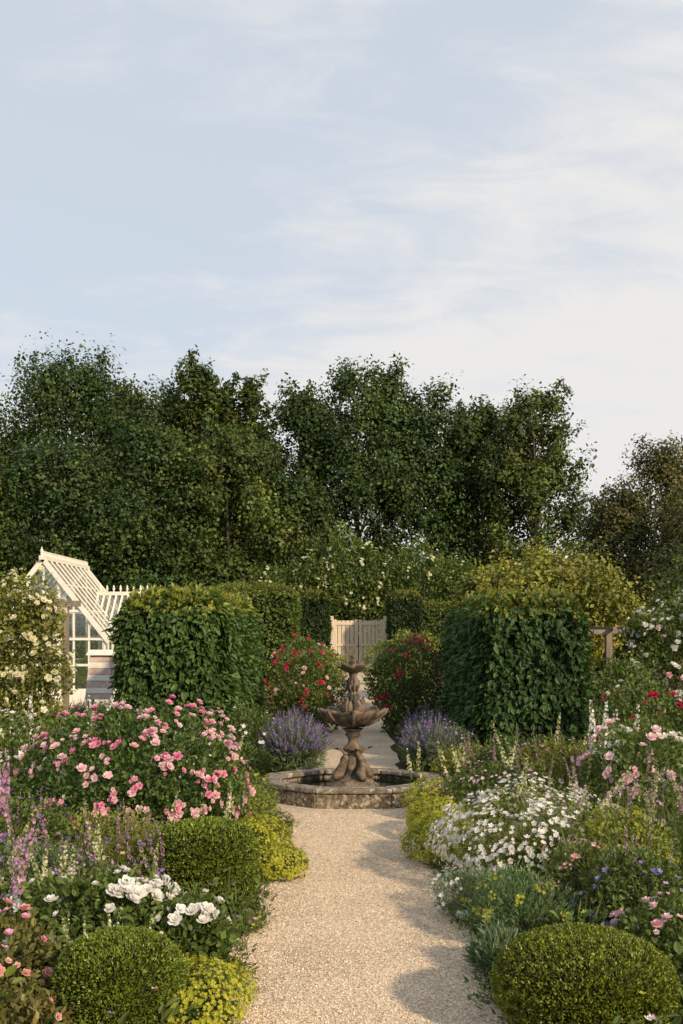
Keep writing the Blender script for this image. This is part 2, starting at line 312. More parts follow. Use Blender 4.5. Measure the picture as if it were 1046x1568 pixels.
def tree(name,x,y,H,W,pal=G_DK,ncl=110,npl=230,leaf=.21,base=.1,low=1.0,shoots=3,yd=.7,lean=0,top=.93,mat=None,limbs=30):
    b=B(); t=rng.random(ncl)**.9
    keep=rng.random(ncl)<np.where(t<.5,low,1); t=t[keep]; ncl=len(t)
    prof=np.sqrt(np.clip(1-((t-.4)/.63)**2,.03,1)); a=rng.random(ncl)*6.283; r=W/2*prof*np.sqrt(rng.uniform(.18,1,ncl))
    r=r*(1+.16*np.sin(a*3+t*7+x)+.10*np.sin(t*13+x*2)); z=H*(base+(top-base)*t)+rng.normal(0,.25,ncl)*min(1,H/10)
    C=np.stack([x+lean*t+r*np.cos(a),y+r*np.sin(a)*yd,z],1); R=W*.118*rng.uniform(.4,1.45,ncl)*(.7+.35*prof)
    for s in range(shoots):
        zz=H*rng.uniform(.93,1.0); xx=x+lean+rng.normal(0,W*.16)
        for k in range(4):
            C=np.vstack([C,[xx+k*rng.normal(0,.1),y,zz-1.7+k*.5]]); R=np.append(R,.66-.13*k)
    n=len(C); m=(npl*(R/(W*.12))**1.6).astype(int).clip(25,npl*2); idx=np.repeat(np.arange(n),m)
    ang=rng.normal(0,.35,(n,2)); st_=rng.uniform(.9,1.6,n)
    u=rdir(len(idx)); rr=rng.random(len(idx))**.40
    sub=1+.36*n3(u*1.0+idx[:,None],5.5,2)
    off=u*(R[idx]*rr*sub)[:,None]; off[:,2]*=st_[idx]; off[:,0]+=off[:,2]*ang[idx,0]; off[:,1]+=off[:,2]*ang[idx,1]
    P=C[idx]+off
    fl=rng.random(len(idx))<.03; P[fl]+=u[fl]*(R[idx][fl]*rng.uniform(.03,.16,fl.sum()))[:,None]
    out=P-np.stack([np.full(len(P),x),np.full(len(P),y),P[:,2]-1.5],1)
    nn=nrm(out)*.5+u*1.2+rdir(len(P))*.6+UP*.25; d=np.cross(nn,rdir(len(P)))+u*.35+UP*.15
    cf=np.exp(rng.normal(0,.26,(n,1))); warm=1+.22*rng.normal(size=(n,1)).clip(-1,1.6)*A([1.2,.5,.1])
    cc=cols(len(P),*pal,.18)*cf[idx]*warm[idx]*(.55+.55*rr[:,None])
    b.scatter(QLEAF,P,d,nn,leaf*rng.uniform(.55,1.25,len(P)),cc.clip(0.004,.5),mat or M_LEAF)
    tt=np.linspace(0,1,9); tr=np.stack([x+lean*tt+.15*np.sin(tt*5+x),y+.1*np.cos(tt*4),tt*H*.86],1); b.tube(tr,(.011*H)*(1-tt)**.8+.03,M_BARK,8)
    for k in rng.choice(len(C),min(limbs,len(C)),replace=False):
        c=C[k]; z0=max(.6,c[2]-np.hypot(c[0]-x,c[1]-y)*1.2-1.0); z0=min(z0,H*.86) if H>6 else min(max(.3,c[2]*.5),H*.8); i=min(z0/(H*.86),1)
        s=A([x+lean*i+.15*math.sin(i*5+x),y+.1*math.cos(i*4),z0]); mid=(s+c)/2+A([0,0,-.12])
        w=min(1,H/14); b.tube([s,mid,c],[.065*w,.042*w,.012*w],M_BARK,5)
    return b.build(name)

# ------------------------------------------------------------------ world / sky
w=bpy.data.worlds.new('World'); sc.world=w; w.use_nodes=True; nt=w.node_tree; N=nt.nodes; L=nt.links; N.clear()
sun_dir=nrm(A([.60,-.68,.45]))
el=math.asin(sun_dir[2]); rot=math.atan2(sun_dir[0],sun_dir[1])
sky=N.new('ShaderNodeTexSky'); sky.sky_type='NISHITA'; sky.sun_disc=False; sky.sun_elevation=el; sky.sun_rotation=rot; sky.dust_density=1.2; sky.air_density=1; sky.ozone_density=1
tc=N.new('ShaderNodeTexCoord'); sep=N.new('ShaderNodeSeparateXYZ'); L.new(tc.outputs['Generated'],sep.inputs[0])
def math_(op,a=None,bv=None,c=None):
    m=N.new('ShaderNodeMath'); m.operation=op
    for i,v in enumerate((a,bv,c)):
        if v is None: continue
        if isinstance(v,(int,float)): m.inputs[i].default_value=v
        else: L.new(v,m.inputs[i])
    return m.outputs[0]
az2=math_('MAXIMUM',math_('ADD',sep.outputs[2],.25),.1)
dx=math_('DIVIDE',sep.outputs[0],az2); dy=math_('DIVIDE',sep.outputs[1],az2)
cm=N.new('ShaderNodeCombineXYZ'); L.new(dx,cm.inputs[0]); L.new(dy,cm.inputs[1])
def cloudnoise(rotd,scl,loc,s,det,rough,dist):
    mp=N.new('ShaderNodeMapping'); mp.inputs['Rotation'].default_value=(0,0,math.radians(rotd)); mp.inputs['Scale'].default_value=scl; mp.inputs['Location'].default_value=loc; L.new(cm.outputs[0],mp.inputs[0])
    nz=N.new('ShaderNodeTexNoise'); nz.inputs['Scale'].default_value=s; nz.inputs['Detail'].default_value=det; nz.inputs['Roughness'].default_value=rough; nz.inputs['Distortion'].default_value=dist
    L.new(mp.outputs[0],nz.inputs['Vector']); return nz.outputs['Fac']
n_a=cloudnoise(-52,(.8,1.3,1),(.3,.9,0),1.5,3,.5,.4); n_b=cloudnoise(-48,(1.0,1.9,1),(2.3,.4,0),4.6,6,.6,.5)
nn_=math_('ADD',math_('MULTIPLY',n_a,.50),math_('MULTIPLY',n_b,.56))
bias=math_('MULTIPLY_ADD',dx,.22,nn_)
hz=N.new('ShaderNodeMapRange'); hz.inputs['From Min'].default_value=.05; hz.inputs['From Max'].default_value=.46; hz.inputs['To Min'].default_value=.20; hz.inputs['To Max'].default_value=-.04; L.new(sep.outputs[2],hz.inputs['Value'])
ad=math_('ADD',bias,hz.outputs[0])
cr=N.new('ShaderNodeMapRange'); cr.interpolation_type='SMOOTHSTEP'; cr.inputs['From Min'].default_value=.42; cr.inputs['From Max'].default_value=.72; cr.inputs['To Min'].default_value=.0; cr.inputs['To Max'].default_value=1; L.new(ad,cr.inputs['Value'])
haze=N.new('ShaderNodeMix'); haze.data_type='RGBA'; haze.inputs[0].default_value=.80; L.new(sky.outputs[0],haze.inputs[6]); haze.inputs[7].default_value=(7.2,7.85,8.7,1)
mix=N.new('ShaderNodeMix'); mix.data_type='RGBA'; L.new(cr.outputs[0],mix.inputs[0]); L.new(haze.outputs[2],mix.inputs[6]); mix.inputs[7].default_value=(8.4,8.3,8.2,1)
bg=N.new('ShaderNodeBackground'); bg.inputs['Strength'].default_value=.1; L.new(mix.outputs[2],bg.inputs[0])
wo=N.new('ShaderNodeOutputWorld'); L.new(bg.outputs[0],wo.inputs[0])
sl=bpy.data.lights.new('sun','SUN'); sl.energy=4.6; sl.angle=math.radians(2.5); sl.color=(1,.80,.54)
so=bpy.data.objects.new('sun',sl); sc.collection.objects.link(so)
from mathutils import Vector
so.rotation_euler=Vector(sun_dir).to_track_quat('Z','Y').to_euler()
cam=bpy.data.cameras.new('camera'); co=bpy.data.objects.new('camera',cam); sc.collection.objects.link(co)
co.location=(0,0,2.1); co.rotation_euler=(math.pi/2,0,0); cam.sensor_fit='HORIZONTAL'; cam.sensor_width=24; cam.lens=36.71; cam.shift_y=.1654; cam.clip_end=3000; cam.clip_start=.05
sc.camera=co
sc.view_settings.view_transform='Standard'; sc.view_settings.look='None'; sc.view_settings.exposure=0

# ------------------------------------------------------------------ ground
b=B(); b.mesh([(-1500,-1500,0),(1500,-1500,0),(1500,1500,0),(-1500,1500,0)],[(0,1,2,3)],M_GRASS); b.build('ground')
b=B(); b.mesh([(-9,-2,.004),(9,-2,.004),(9,30,.004),(-9,30,.004)],[(0,1,2,3)],M_SOIL); b.build('flower_bed_soil')
FX,FY=.14,12.74
def pc(y): return .10+.013*(y-5)
def halfw(y):
    y=np.asarray(y,float); base=np.where(y<12,.80,np.where(y<26,.62,.62+(y-26)*.022))
    ring=np.sqrt(np.maximum(1.58**2-(y-FY)**2,0)); return np.maximum(base,ring)
ys=np.concatenate([np.arange(-2,16,.1),np.arange(16,48.5,.5)])
hl=halfw(ys)+.05*np.sin(ys*3.1)+.03*np.sin(ys*8.7); hr=halfw(ys)+.05*np.sin(ys*2.7+1)+.03*np.sin(ys*7.9)
V=[(pc(y)-a,y,.008) for y,a in zip(ys,hl)]+[(pc(y)+a,y,.008) for y,a in zip(ys,hr)]; n=len(ys)
b=B(); b.mesh(V,[(i,n+i,n+i+1,i+1) for i in range(n-1)],M_GRAVEL); b.build('gravel_path')
b=B(); b.mesh([(-16,20,.008),(-4.6,20,.008),(-4.6,34,.008),(-16,34,.008)],[(0,1,2,3)],M_GRAVEL); b.build('gravel_yard')
k=52000; y=4.6+7.0*rng.random(k)**1.5; x=pc(y)+rng.uniform(-1,1,k)*(halfw(y)+.10*rng.random(k)); P=np.stack([x,y,np.full(k,.010)],1)
b=B(); b.scatter(OCT,P,rdir(k)*A([1,1,.25]),np.tile(UP,(k,1))+rdir(k)*.4,rng.uniform(.003,.0078,k),cols(k,(.49,.375,.265),(.74,.615,.47),.21).clip(0,.88),M_PEB)
b.build('gravel_stones')

# ------------------------------------------------------------------ pool and fountain
E=empty('stone_fountain')
def octR(a):
    q=((a+math.pi/8)%(math.pi/4))-math.pi/8; return .25+.75*math.cos(math.pi/8)/math.cos(q)*1.02
def pp(a,r,z): R=octR(a)*r; return (FX+1.15*R*math.cos(a),FY+.93*R*math.sin(a),z)
def block(b,a0,a1,ri,ro,z0,z1,mat,s=3,jit=0):
    V=[];F=[]
    for i in range(s+1):
        a=a0+(a1-a0)*i/s; j=rng.normal(0,jit,4) if jit else [0]*4
        V+=[pp(a,ri,z0),pp(a,ro+j[0],z0),pp(a,ro+j[1],z1+j[2]*.4),pp(a,ri,z1+j[3]*.4)]
    for i in range(s):
        k=i*4
        for j in range(4): F.append((k+j,k+4+j,k+4+(j+1)%4,k+(j+1)%4))
    F+=[(0,1,2,3),(s*4+3,s*4+2,s*4+1,s*4)]; b.mesh(V,F,mat)
b=B()
for k in range(8):
    a0=k*math.pi/4+math.pi/8; block(b,a0+.003,a0+math.pi/4-.003,.84,.97,0,.174,M_STONE,14,.006)
b.build('pool_wall',E,.012)
b=B()
for k in range(8):
    a0=k*math.pi/4+math.pi/8; block(b,a0+.003,a0+math.pi/4-.003,.79,1.0,.180,.240,M_COPE,14,.004)
b.build('pool_coping',E,.018)
b=B(); V=[pp(2*math.pi*k/64,.86,.13) for k in range(64)]; b.mesh(V,[tuple(range(64))],M_WATER); b.build('pool_water',E)
c=(FX,FY,0)
b=B()
b.lathe([(.31,.02),(.31,.15),(.30,.17),(.26,.185),(.25,.21),(.20,.23),(.13,.25),(.10,.32),(.085,.45),(.075,.54),(.10,.57),(.12,.585),(.12,.605),(.085,.625),(.065,.66),(.058,.70),(.07,.735),(.10,.76),(.085,.785),(.10,.81),(.13,.84)],M_FTN,c=c,seg=40); b.build('pedestal',E)
b=B()
def sc8(r,z,a):
    f=min(1,(r/.4)**2); return r*(1+.06*f*math.cos(8*a)),z+.018*f*math.cos(8*a)
b.lathe([(.02,.86),(.12,.86),(.19,.89),(.27,.935),(.335,.985),(.375,1.03),(.39,1.06),(.38,1.075),(.355,1.068),(.32,1.04),(.22,.985),(.12,.965),(.0,.96)],M_FTN,72,c,sc8)
for k in range(8):
    a=k*math.pi/4; d=A([math.cos(a),math.sin(a),0]); o=A(c)
    b.tube([o+d*.17+UP*.87,o+d*.26+UP*.92,o+d*.345+UP*.98,o+d*.405+UP*1.045,o+d*.43+UP*1.085],[.01,.018,.022,.02,.010],M_FTN,8)
b.build('lower_bowl',E)
b=B()
def fl(r,z,a): return r*(1+.10*math.cos(10*a)),z
b.lathe([(.0,.955),(.15,.955),(.16,.99),(.12,1.01),(.13,1.04),(.15,1.08),(.145,1.13),(.11,1.17),(.075,1.20),(.085,1.225),(.065,1.25),(.045,1.29),(.042,1.33),(.065,1.36),(.075,1.40),(.06,1.44),(.04,1.47),(.05,1.50),(.04,1.52)],M_FTN,60,c,fl)
for k in range(8):
    a=k*math.pi/4+.2; d=A([math.cos(a),math.sin(a),0]); o=A(c)
    b.tube([o+d*.10+UP*1.0,o+d*.14+UP*1.07,o+d*.15+UP*1.14,o+d*.12+UP*1.19,o+d*.14+UP*1.225],[.018,.024,.022,.016,.006],M_FTN,7)
    b.tube([o+d*.05+UP*1.29,o+d*.07+UP*1.35,o+d*.07+UP*1.40,o+d*.09+UP*1.43],[.01,.014,.012,.004],M_FTN,6)
b.build('baluster_stem',E)
b=B()
def sc6(r,z,a):
    f=min(1,(r/.2)**2); return r*(1+.13*f*math.cos(6*a)),z+.02*f*math.cos(6*a)
b.lathe([(.0,1.505),(.05,1.51),(.10,1.535),(.16,1.565),(.2,1.60),(.205,1.612),(.185,1.608),(.10,1.57),(.0,1.56)],M_FTN,60,c,sc6); b.build('upper_bowl',E)
b=B(); o=A(c)
b.tube([o+UP*1.56,o+UP*1.60,o+UP*1.64,o+UP*1.67,o+UP*1.69],[.055,.045,.05,.038,.02],M_FTN,10)
b.tube([o+UP*1.68,o+UP*1.70,o+UP*1.725,o+UP*1.745],[.012,.03,.03,.008],M_FTN,10)
for s in(-1,1):
    b.tube([o+A([s*.04,0,1.66]),o+A([s*.08,-.02,1.64]),o+A([s*.075,-.05,1.60])],[.018,.015,.012],M_FTN,7)
    b.tube([o+A([s*.03,0,1.58]),o+A([s*.06,-.06,1.60]),o+A([s*.055,-.09,1.57])],[.026,.022,.014],M_FTN,7)
b.build('cherub_finial',E)
b=B()
for k in range(4):
    a=k*math.pi/2+.5; d=A([math.cos(a),math.sin(a),0]); s=A([-math.sin(a),math.cos(a),0]); o=A(c)
    b.tube([o+d*.27+UP*.24,o+d*.24+UP*.27,o+d*.19+UP*.31,o+d*.17+s*.03+UP*.38,o+d*.15+s*.05+UP*.45,o+d*.10+s*.02+UP*.52,o+d*.12-s*.03+UP*.57,o+d*.17-s*.05+UP*.60],[.03,.055,.065,.055,.042,.03,.022,.012],M_FTN,10)
    t=o+d*.17-s*.05+UP*.60
    b.mesh([t,t+d*.05+s*.06+UP*.02,t+d*.07+UP*.0,t+d*.05-s*.06+UP*.03,t-UP*.02],[(0,1,2),(0,2,3),(4,2,1),(4,3,2)],M_FTN)
b.build('dolphins',E)

# ------------------------------------------------------------------ gate
E=empty('wooden_gate'); gx0,gx1,gy=-.36,1.88,46.9
b=B()
for x in(gx0-.08,gx1+.08): b.box((x-.08,gy-.08,0),(x+.08,gy+.08,2.5),M_WOOD)
b.build('posts',E,.01)
mid=(gx0+gx1)/2
for nm,a,c2 in(('left_leaf',gx0,mid-.02),('right_leaf',mid+.02,gx1)):
    b=B(); n=6; wd=(c2-a)/n
    for i in range(n):
        x=a+i*wd; b.box((x+.012,gy-.012,.08),(x+wd-.012,gy+.012,2.30),M_WOOD)
    for z in(.3,1.2,2.16): b.box((a+.004,gy-.05,z-.06),(c2-.004,gy-.014,z+.06),M_WOOD)
    for x in(a+.07,c2-.07): b.box((x-.07,gy-.066,.08),(x+.07,gy-.015,2.34),M_WOOD)
    b.beam((a+.1,gy-.036,.36),(c2-.1,gy-.036,1.14),.02,.09,M_WOOD)
    b.build(nm,E,.004)
b=B(); b.box((mid-.09,gy-.09,1.12),(mid+.09,gy-.068,1.17),M_GWOOD); b.build('latch',E)

# ------------------------------------------------------------------ greenhouse
E=empty('greenhouse'); X0,X1,XM=-9.0,-5.86,-7.43; Y0,Y1=26,30.5; ZE,ZR,ZB=1.75,3.72,.45
b=B(); b.box((X0,Y0,0),(X1,Y0+.12,ZB),M_PAINT); b.box((X0,Y1-.12,0),(X1,Y1,ZB),M_PAINT); b.box((X0,Y0+.12,0),(X0+.12,Y1-.12,ZB),M_PAINT); b.box((X1-.12,Y0+.12,0),(X1,Y1-.12,ZB),M_PAINT); b.build('dwarf_wall',E)
b=B()
for y in(Y0+.06,Y1-.06):
    for i in range(9):
        x=X0+.06+i*(X1-X0-.12)/8; zt=ZE+(ZR-ZE)*(1-abs(x-XM)/(XM-X0)); ww=.08 if i in(0,8,3,5) else .04
        b.beam((x,y,ZB),(x,y,zt-.03),ww,.06,M_PAINT)
    for z in(ZB+.03,1.1,ZE,2.45):
        hw=(XM-X0)*min(1,(ZR-z)/(ZR-ZE)); b.beam((XM-hw,y-.01,z),(XM+hw,y-.01,z),.07,.06,M_PAINT)
    for xe in(X0-.08,X1+.08): b.beam((xe,y-.06,ZE-.08),(XM,y-.06,ZR+.02),.07,.12,M_PAINT)
for x in(X0+.06,X1-.06):
    for i in range(1,9): b.beam((x,Y0+i*(Y1-Y0)/9,ZB),(x,Y0+i*(Y1-Y0)/9,ZE),.05,.05,M_PAINT)
    b.beam((x,Y0,ZE+.01),(x,Y1,ZE+.01),.12,.1,M_PAINT); b.beam((x,Y0,ZB+.04),(x,Y1,ZB+.04),.13,.07,M_PAINT)
for i in range(10):
    y=Y0+.05+i*(Y1-Y0-.1)/9
    for xe in(X0,X1): b.beam((xe,y,ZE+.07),(XM,y,ZR+.06),.042,.04,M_PAINT)
for t in(.33,.66):
    for xe in(X0,X1): q=lambda y:(xe+(XM-xe)*t,y,ZE+(ZR-ZE)*t+.05); b.beam(q(Y0),q(Y1),.03,.03,M_PAINT)
b.beam((XM,Y0-.15,ZR+.05),(XM,Y1+.1,ZR+.05),.12,.1,M_PAINT)
for i in range(34):
    y=Y0+i*(Y1-Y0)/33; b.beam((XM,y,ZR+.1),(XM,y,ZR+.2),.05,.03,M_PAINT)
b.beam((XM,Y0,ZR+.21),(XM,Y1,ZR+.21),.03,.025,M_PAINT)
b.lathe([(.03,0),(.04,.05),(.03,.08),(.05,.12),(.02,.17),(.0,.24)],M_PAINT,8,(XM,Y0-.1,ZR+.1))
b.build('frame',E)
b=B()
for xe in (X0,X1):
    b.mesh([(xe,Y0+.05,ZE+.03),(xe,Y1-.05,ZE+.03),(XM,Y1-.05,ZR+.02),(XM,Y0+.05,ZR+.02)],[(0,1,2,3)],M_SGLASS)
b.build('roof_glass',E)
b=B()
b.mesh([(X0,Y0+.07,ZB),(X1,Y0+.07,ZB),(X1,Y0+.07,ZE),(XM,Y0+.07,ZR),(X0,Y0+.07,ZE)],[(0,1,2,3,4)],M_GLASS)
b.mesh([(X1-.06,Y0,ZB),(X1-.06,Y1,ZB),(X1-.06,Y1,ZE),(X1-.06,Y0,ZE)],[(0,1,2,3)],M_GLASS)
b.mesh([(X0+.06,Y0,ZB),(X0+.06,Y1,ZB),(X0+.06,Y1,ZE),(X0+.06,Y0,ZE)],[(0,1,2,3)],M_GLASS); b.build('glazing',E)
b=B(); bush_into(b,-8.0,28,.4,1.6,1.6,1500,.1,G_MD,stems=3); bush_into(b,-6.8,28.5,.35,1.4,1.3,1500,.1,G_LT,stems=3); b.build('tomato_plants',E)
b=B(); lx0,lx1,ly0,ly1,lr,le=-6.7,-4.95,27.6,29.6,2.92,2.0; ym=(ly0+ly1)/2
for i in range(11):
    x=lx0+.05+i*(lx1-lx0-.1)/10
    for ye in(ly0,ly1):
        b.beam((x,ye,le),(x,ym,lr),.05,.05,M_PAINT)
        if x>X1: b.beam((x,ye,0),(x,ye,le),.05,.05,M_PAINT)
for ye in(ly0,ly1):
    b.beam((lx0+.3,ye,le),(lx1,ye,le),.08,.08,M_PAINT)
    for z in(1.2,.5): b.beam((X1+.05,ye,z),(lx1,ye,z),.08,.08,M_PAINT)
b.beam((lx0,ym,lr+.04),(lx1+.1,ym,lr+.04),.1,.1,M_PAINT)
for i in range(10):
    x=lx0+.1+i*(lx1-lx0-.1)/9; b.lathe([(.02,0),(.025,.05),(.045,.08),(.02,.11),(.028,.14),(.0,.19)],M_PAINT,8,(x,ym,lr+.09))
b.build('lobby_frame',E)
b=B()
for ye in (ly0,ly1): b.mesh([(lx0+.1,ye,le-.01),(lx1,ye,le-.01),(lx1,ym,lr-.01),(lx0+.1,ym,lr-.01)],[(0,1,2,3)],M_SGLASS)
b.build('lobby_roof_glass',E)
b=B(); hx,hy=-5.05,22.0
for i in range(7):
    w_=.27-.012*i; z=.55+i*.13; b.mesh([(hx+sx*(w_+(.022 if q==0 else 0)),hy+sy*(w_+(.022 if q==0 else 0)),z+q*.125) for q in(0,1) for sx,sy in((-1,-1),(1,-1),(1,1),(-1,1))],[(0,3,2,1),(4,5,6,7),(0,1,5,4),(1,2,6,5),(2,3,7,6),(3,0,4,7)],M_TERRA if i%2==0 else M_PAINT)
b.mesh([(hx-.27,hy-.27,1.47),(hx+.27,hy-.27,1.47),(hx+.27,hy+.27,1.47),(hx-.27,hy+.27,1.47),(hx-.27,hy,1.58),(hx+.27,hy,1.58)],[(0,1,5,4),(2,3,4,5),(1,2,5),(3,0,4),(0,3,2,1)],M_PAINT)
for sx in(-1,1):
    for sy in(-1,1): b.beam((hx+sx*.28,hy+sy*.28,0),(hx+sx*.24,hy+sy*.24,.55),.06,.06,M_PAINT)
b.build('wooden_beehive')

# ------------------------------------------------------------------ hedges
HB=((.036,.076,.018),(.088,.148,.034))
hedge('hornbeam_hedge',-3.4,-1.72,15.5,22.5,2.52,600,.115,HB,amp=.06,lit_topcol=((.16,.19,.035),(.30,.30,.05)),rad=.42)  # yellow top palette paints in the sunlit look of this hedge
hedge('hornbeam_hedge',1.98,3.6,15,20,2.47,600,.115,((.030,.068,.02),(.070,.130,.034)),amp=.05,rad=.42)
hedge('yew_hedge',-3.9,-1.35,31,33,3.2,360,.10,((.06,.10,.02),(.12,.17,.03)),.1)
hedge('yew_hedge',-2.0,-.58,44.5,46.2,3.45,360,.12,((.022,.042,.014),(.045,.075,.02)),.1,faces='FLRT')
hedge('yew_hedge',2.08,3.4,44.5,46.2,3.45,360,.12,((.022,.042,.014),(.045,.075,.02)),.1,faces='FLRT')
hedge('yew_hedge',3.3,20,47.2,49,3.0,220,.13,((.05,.085,.018),(.10,.15,.03)),.1,faces='FLT')
hedge('yew_hedge',-20,-1.9,47.2,49,3.0,220,.13,((.05,.085,.018),(.10,.15,.03)),.1,faces='FRT')
hedge('boundary_hedge',7.6,16,27,28.5,2.45,360,.10,((.06,.10,.018),(.12,.17,.03)),.1,faces='FLT')

# ------------------------------------------------------------------ trees
TP=((.028,.057,.014),(.070,.112,.025)); TQ=((.046,.076,.016),(.105,.140,.029)); TB=((.056,.066,.020),(.115,.115,.035))
for (x,y,H,W,pal,low) in [(-23.0,62,17.6,9,TP,1),(-16.3,63,18.7,10,TP,1),(-11.6,62,17.2,8,TP,1),(-8.7,61,18.2,4.2,TQ,1),
   (-7.0,63,16.2,7,TP,1),(-5.2,62,17.5,4,TQ,1),(-2.6,62,16.7,6,TP,.95),(1.0,62,18.1,8,TP,.65),(5.1,63,17.0,8,TP,.8),(8.3,63,16,6,TP,.9),
   (11.2,61,16.5,6.2,TQ,.7)]:
    tree('maple_tree',x,y,H,W,pal,ncl=int(34*W),npl=165,leaf=.24,low=low,shoots=max(2,int(W/1.6)),base=.08)
for (x,y,H,W,pal) in [(-20.5,53,13,8,TQ),(-15,54,11.5,8,TP),(-10,54,12.6,8,TP),(-5.8,54,12.6,6.5,TQ),(-2.6,55,10.5,5,TP)]:
    tree('alder_tree',x,y,H,W,pal,ncl=int(29*W),npl=150,leaf=.22,base=.03,shoots=2,limbs=10)
for (x,y,H,W) in [(13.1,50,8.9,4.6),(15.4,50,11.2,6.2),(18.6,50,11.8,7),(16,46,8.4,6)]:
    tree('hawthorn_tree',x,y,H,W,TB,ncl=int(30*W),npl=160,leaf=.17,base=.04,shoots=4)
b=B()
for x in np.arange(-24,24,2.1):
    bush_into(b,x,54+rng.uniform(-1,1),2.0,1.4,rng.uniform(4.4,6.2) if x<0 else rng.uniform(4.2,5.8),2600,.24,TP,QLEAF,.24,stems=4,fill=.3,sprigs=60)
b.build('understorey_shrubs')
for (x,y,rx,h) in [(-3.6,50.5,1.4,4.6),(-1.8,50.5,1.5,5.4),(.9,50.8,1.8,6.4),(3.7,50.6,2.0,5.9),(6.2,50.5,1.6,5.0)]:
    bush('rambling_rose',x,y,rx,1.2,h,5200,.19,((.06,.10,.02),(.13,.175,.034)),LEAF,.24,flowers=((ROSE,120,.085,CREAM,4),),stems=20,sprigs=160)
tree('hazel_tree',5.6,27,4.0,4.0,((.15,.165,.03),(.27,.275,.05)),ncl=170,npl=110,leaf=.13,base=.35,shoots=0)
tree('hazel_tree',4.2,28,3.5,2.6,((.13,.15,.03),(.23,.25,.05)),ncl=90,npl=110,leaf=.13,base=.35,shoots=0)
tree('apple_tree',6.9,19,3.6,2.8,TQ,ncl=120,npl=130,leaf=.09,base=.25,shoots=0)

# ------------------------------------------------------------------ mid planting
bush('crimson_rose_bush',-.72,20.5,.72,.8,1.62,4200,.07,G_MD,flowers=((ROSE,90,.048,RED,3),(ROSE,36,.048,LPINK,2)),sprigs=120,lump=.2)
bush('crimson_rose_bush',1.40,20.5,.78,.8,1.78,5200,.07,G_DK,flowers=((ROSE,130,.048,RED,3),),sprigs=120,lump=.18)
bush('golden_shrub',1.55,26,.85,.8,2.0,4200,.09,G_LT,lump=.2)
bush('viburnum_shrub',-1.0,27,.8,.8,1.7,3800,.09,G_MD,flowers=((ROSE,40,.05,RED,2),),lump=.2)
bush('golden_shrub',-.6,34,.8,.8,1.3,2500,.1,G_LT); bush('golden_shrub',2.2,36,.7,.8,1.3,2500,.1,G_OL)
lavender('lavender',-.70,15.1,.55,.6,.74,760); lavender('lavender',1.28,15.4,.44,.6,.70,520)
lavender('lavender',-.78,16.6,.45,.5,.70,380); lavender('lavender',1.38,17.0,.45,.5,.70,380)
bush('catmint',1.55,14.7,.35,.35,.7,1800,.05,G_GY,NLEAF,flowers=((DAISY,50,.018,MAUVE,3),))
bush('geranium_plant',-1.45,14.1,.5,.5,.5,2500,.05,G_MD,flowers=((DAISY,50,.022,WHITE,2),))
bush('white_campanula',-1.35,15.2,.4,.4,.85,2000,.055,G_MD,flowers=((DAISY,60,.028,WHITE,3),))

E=empty('rose_arch')
b=B()
for x in(-4.7,-3.75):
    for y in(13.3,14.2): b.box((x-.04,y-.04,0),(x+.04,y+.04,2.35),M_GWOOD)
for y in(13.3,14.2): b.box((-4.9,y-.03,2.35),(-3.55,y+.03,2.43),M_GWOOD)
for z in(.6,1.0,1.4,1.8): b.beam((-3.75,13.34,z),(-3.75,14.16,z),.03,.03,M_GWOOD); b.beam((-4.66,13.3,z),(-3.79,13.3,z),.03,.03,M_GWOOD)
b.build('timber',E)
b=B()
for (x,y,z,r) in [(-4.75,13.2,.3,.5),(-4.6,13.2,.9,.5),(-4.7,13.3,1.5,.5),(-4.25,13.2,1.7,.42),(-3.9,13.3,1.9,.36),(-3.72,13.2,1.35,.30),(-3.75,13.2,.7,.32),(-4.4,13.4,2.1,.42),(-5.3,13.4,1.5,.6),(-5.2,13.3,.7,.6),(-4.2,13.1,1.1,.4),(-4.2,13.1,.5,.4),(-4.0,13.3,2.15,.36)]:
    bush_into(b,x,y,r,r,r*2.0,1000,.06,G_OL,z0=z-r*.6,lump=.3,flowers=((ROSE,44,.045,CREAM,4),),stems=5,sprigs=60)
b.build('climbing_rose',E)
E=empty('timber_pergola'); b=B()
for x,y in((4.35,17),(5.5,17),(6.9,17),(4.35,19.4),(6.9,19.4)): b.box((x-.05,y-.05,0),(x+.05,y+.05,1.95),M_GWOOD)
for y in(17,19.4): b.box((4.1,y-.03,1.95),(7.3,y+.03,2.02),M_GWOOD)
for x in(4.4,5.0,5.6,6.2,6.8): b.box((x-.03,16.8,2.023),(x+.03,19.6,2.07),M_GWOOD)
b.build('timber',E); b=B()
for (x,y,z,r) in [(5.4,16.8,.2,.5),(5.3,16.8,.9,.5),(5.4,16.8,1.5,.45),(5.6,16.9,1.9,.40),(5.9,16.9,1.8,.45),(5.0,16.8,.4,.45),(4.75,16.8,1.0,.35),(4.9,16.9,1.8,.26)]:
    bush_into(b,x,y,r,r,r*2.2,1300,.06,G_MD,z0=max(0,z-r*.5),lump=.3,flowers=((ROSE,44,.05,WHITE,4),(ROSE,8,.048,LPINK,1)),stems=5,sprigs=60)
b.build('climbing_rose',E)
bush('rose_bush',4.0,14,.7,.6,1.3,3600,.06,G_MD,flowers=((ROSE,46,.052,RED,3),(ROSE,12,.045,WHITE,2)),lump=.2)
bush('rose_bush',4.9,13.0,.7,.6,1.2,3600,.06,G_MD,flowers=((ROSE,40,.052,RED,3),),lump=.2)
bush('laurel_shrub',4.3,16,.8,.6,1.5,3600,.08,G_MD); bush('laurel_shrub',6.0,14.8,.9,.7,1.6,3600,.08,G_DK)

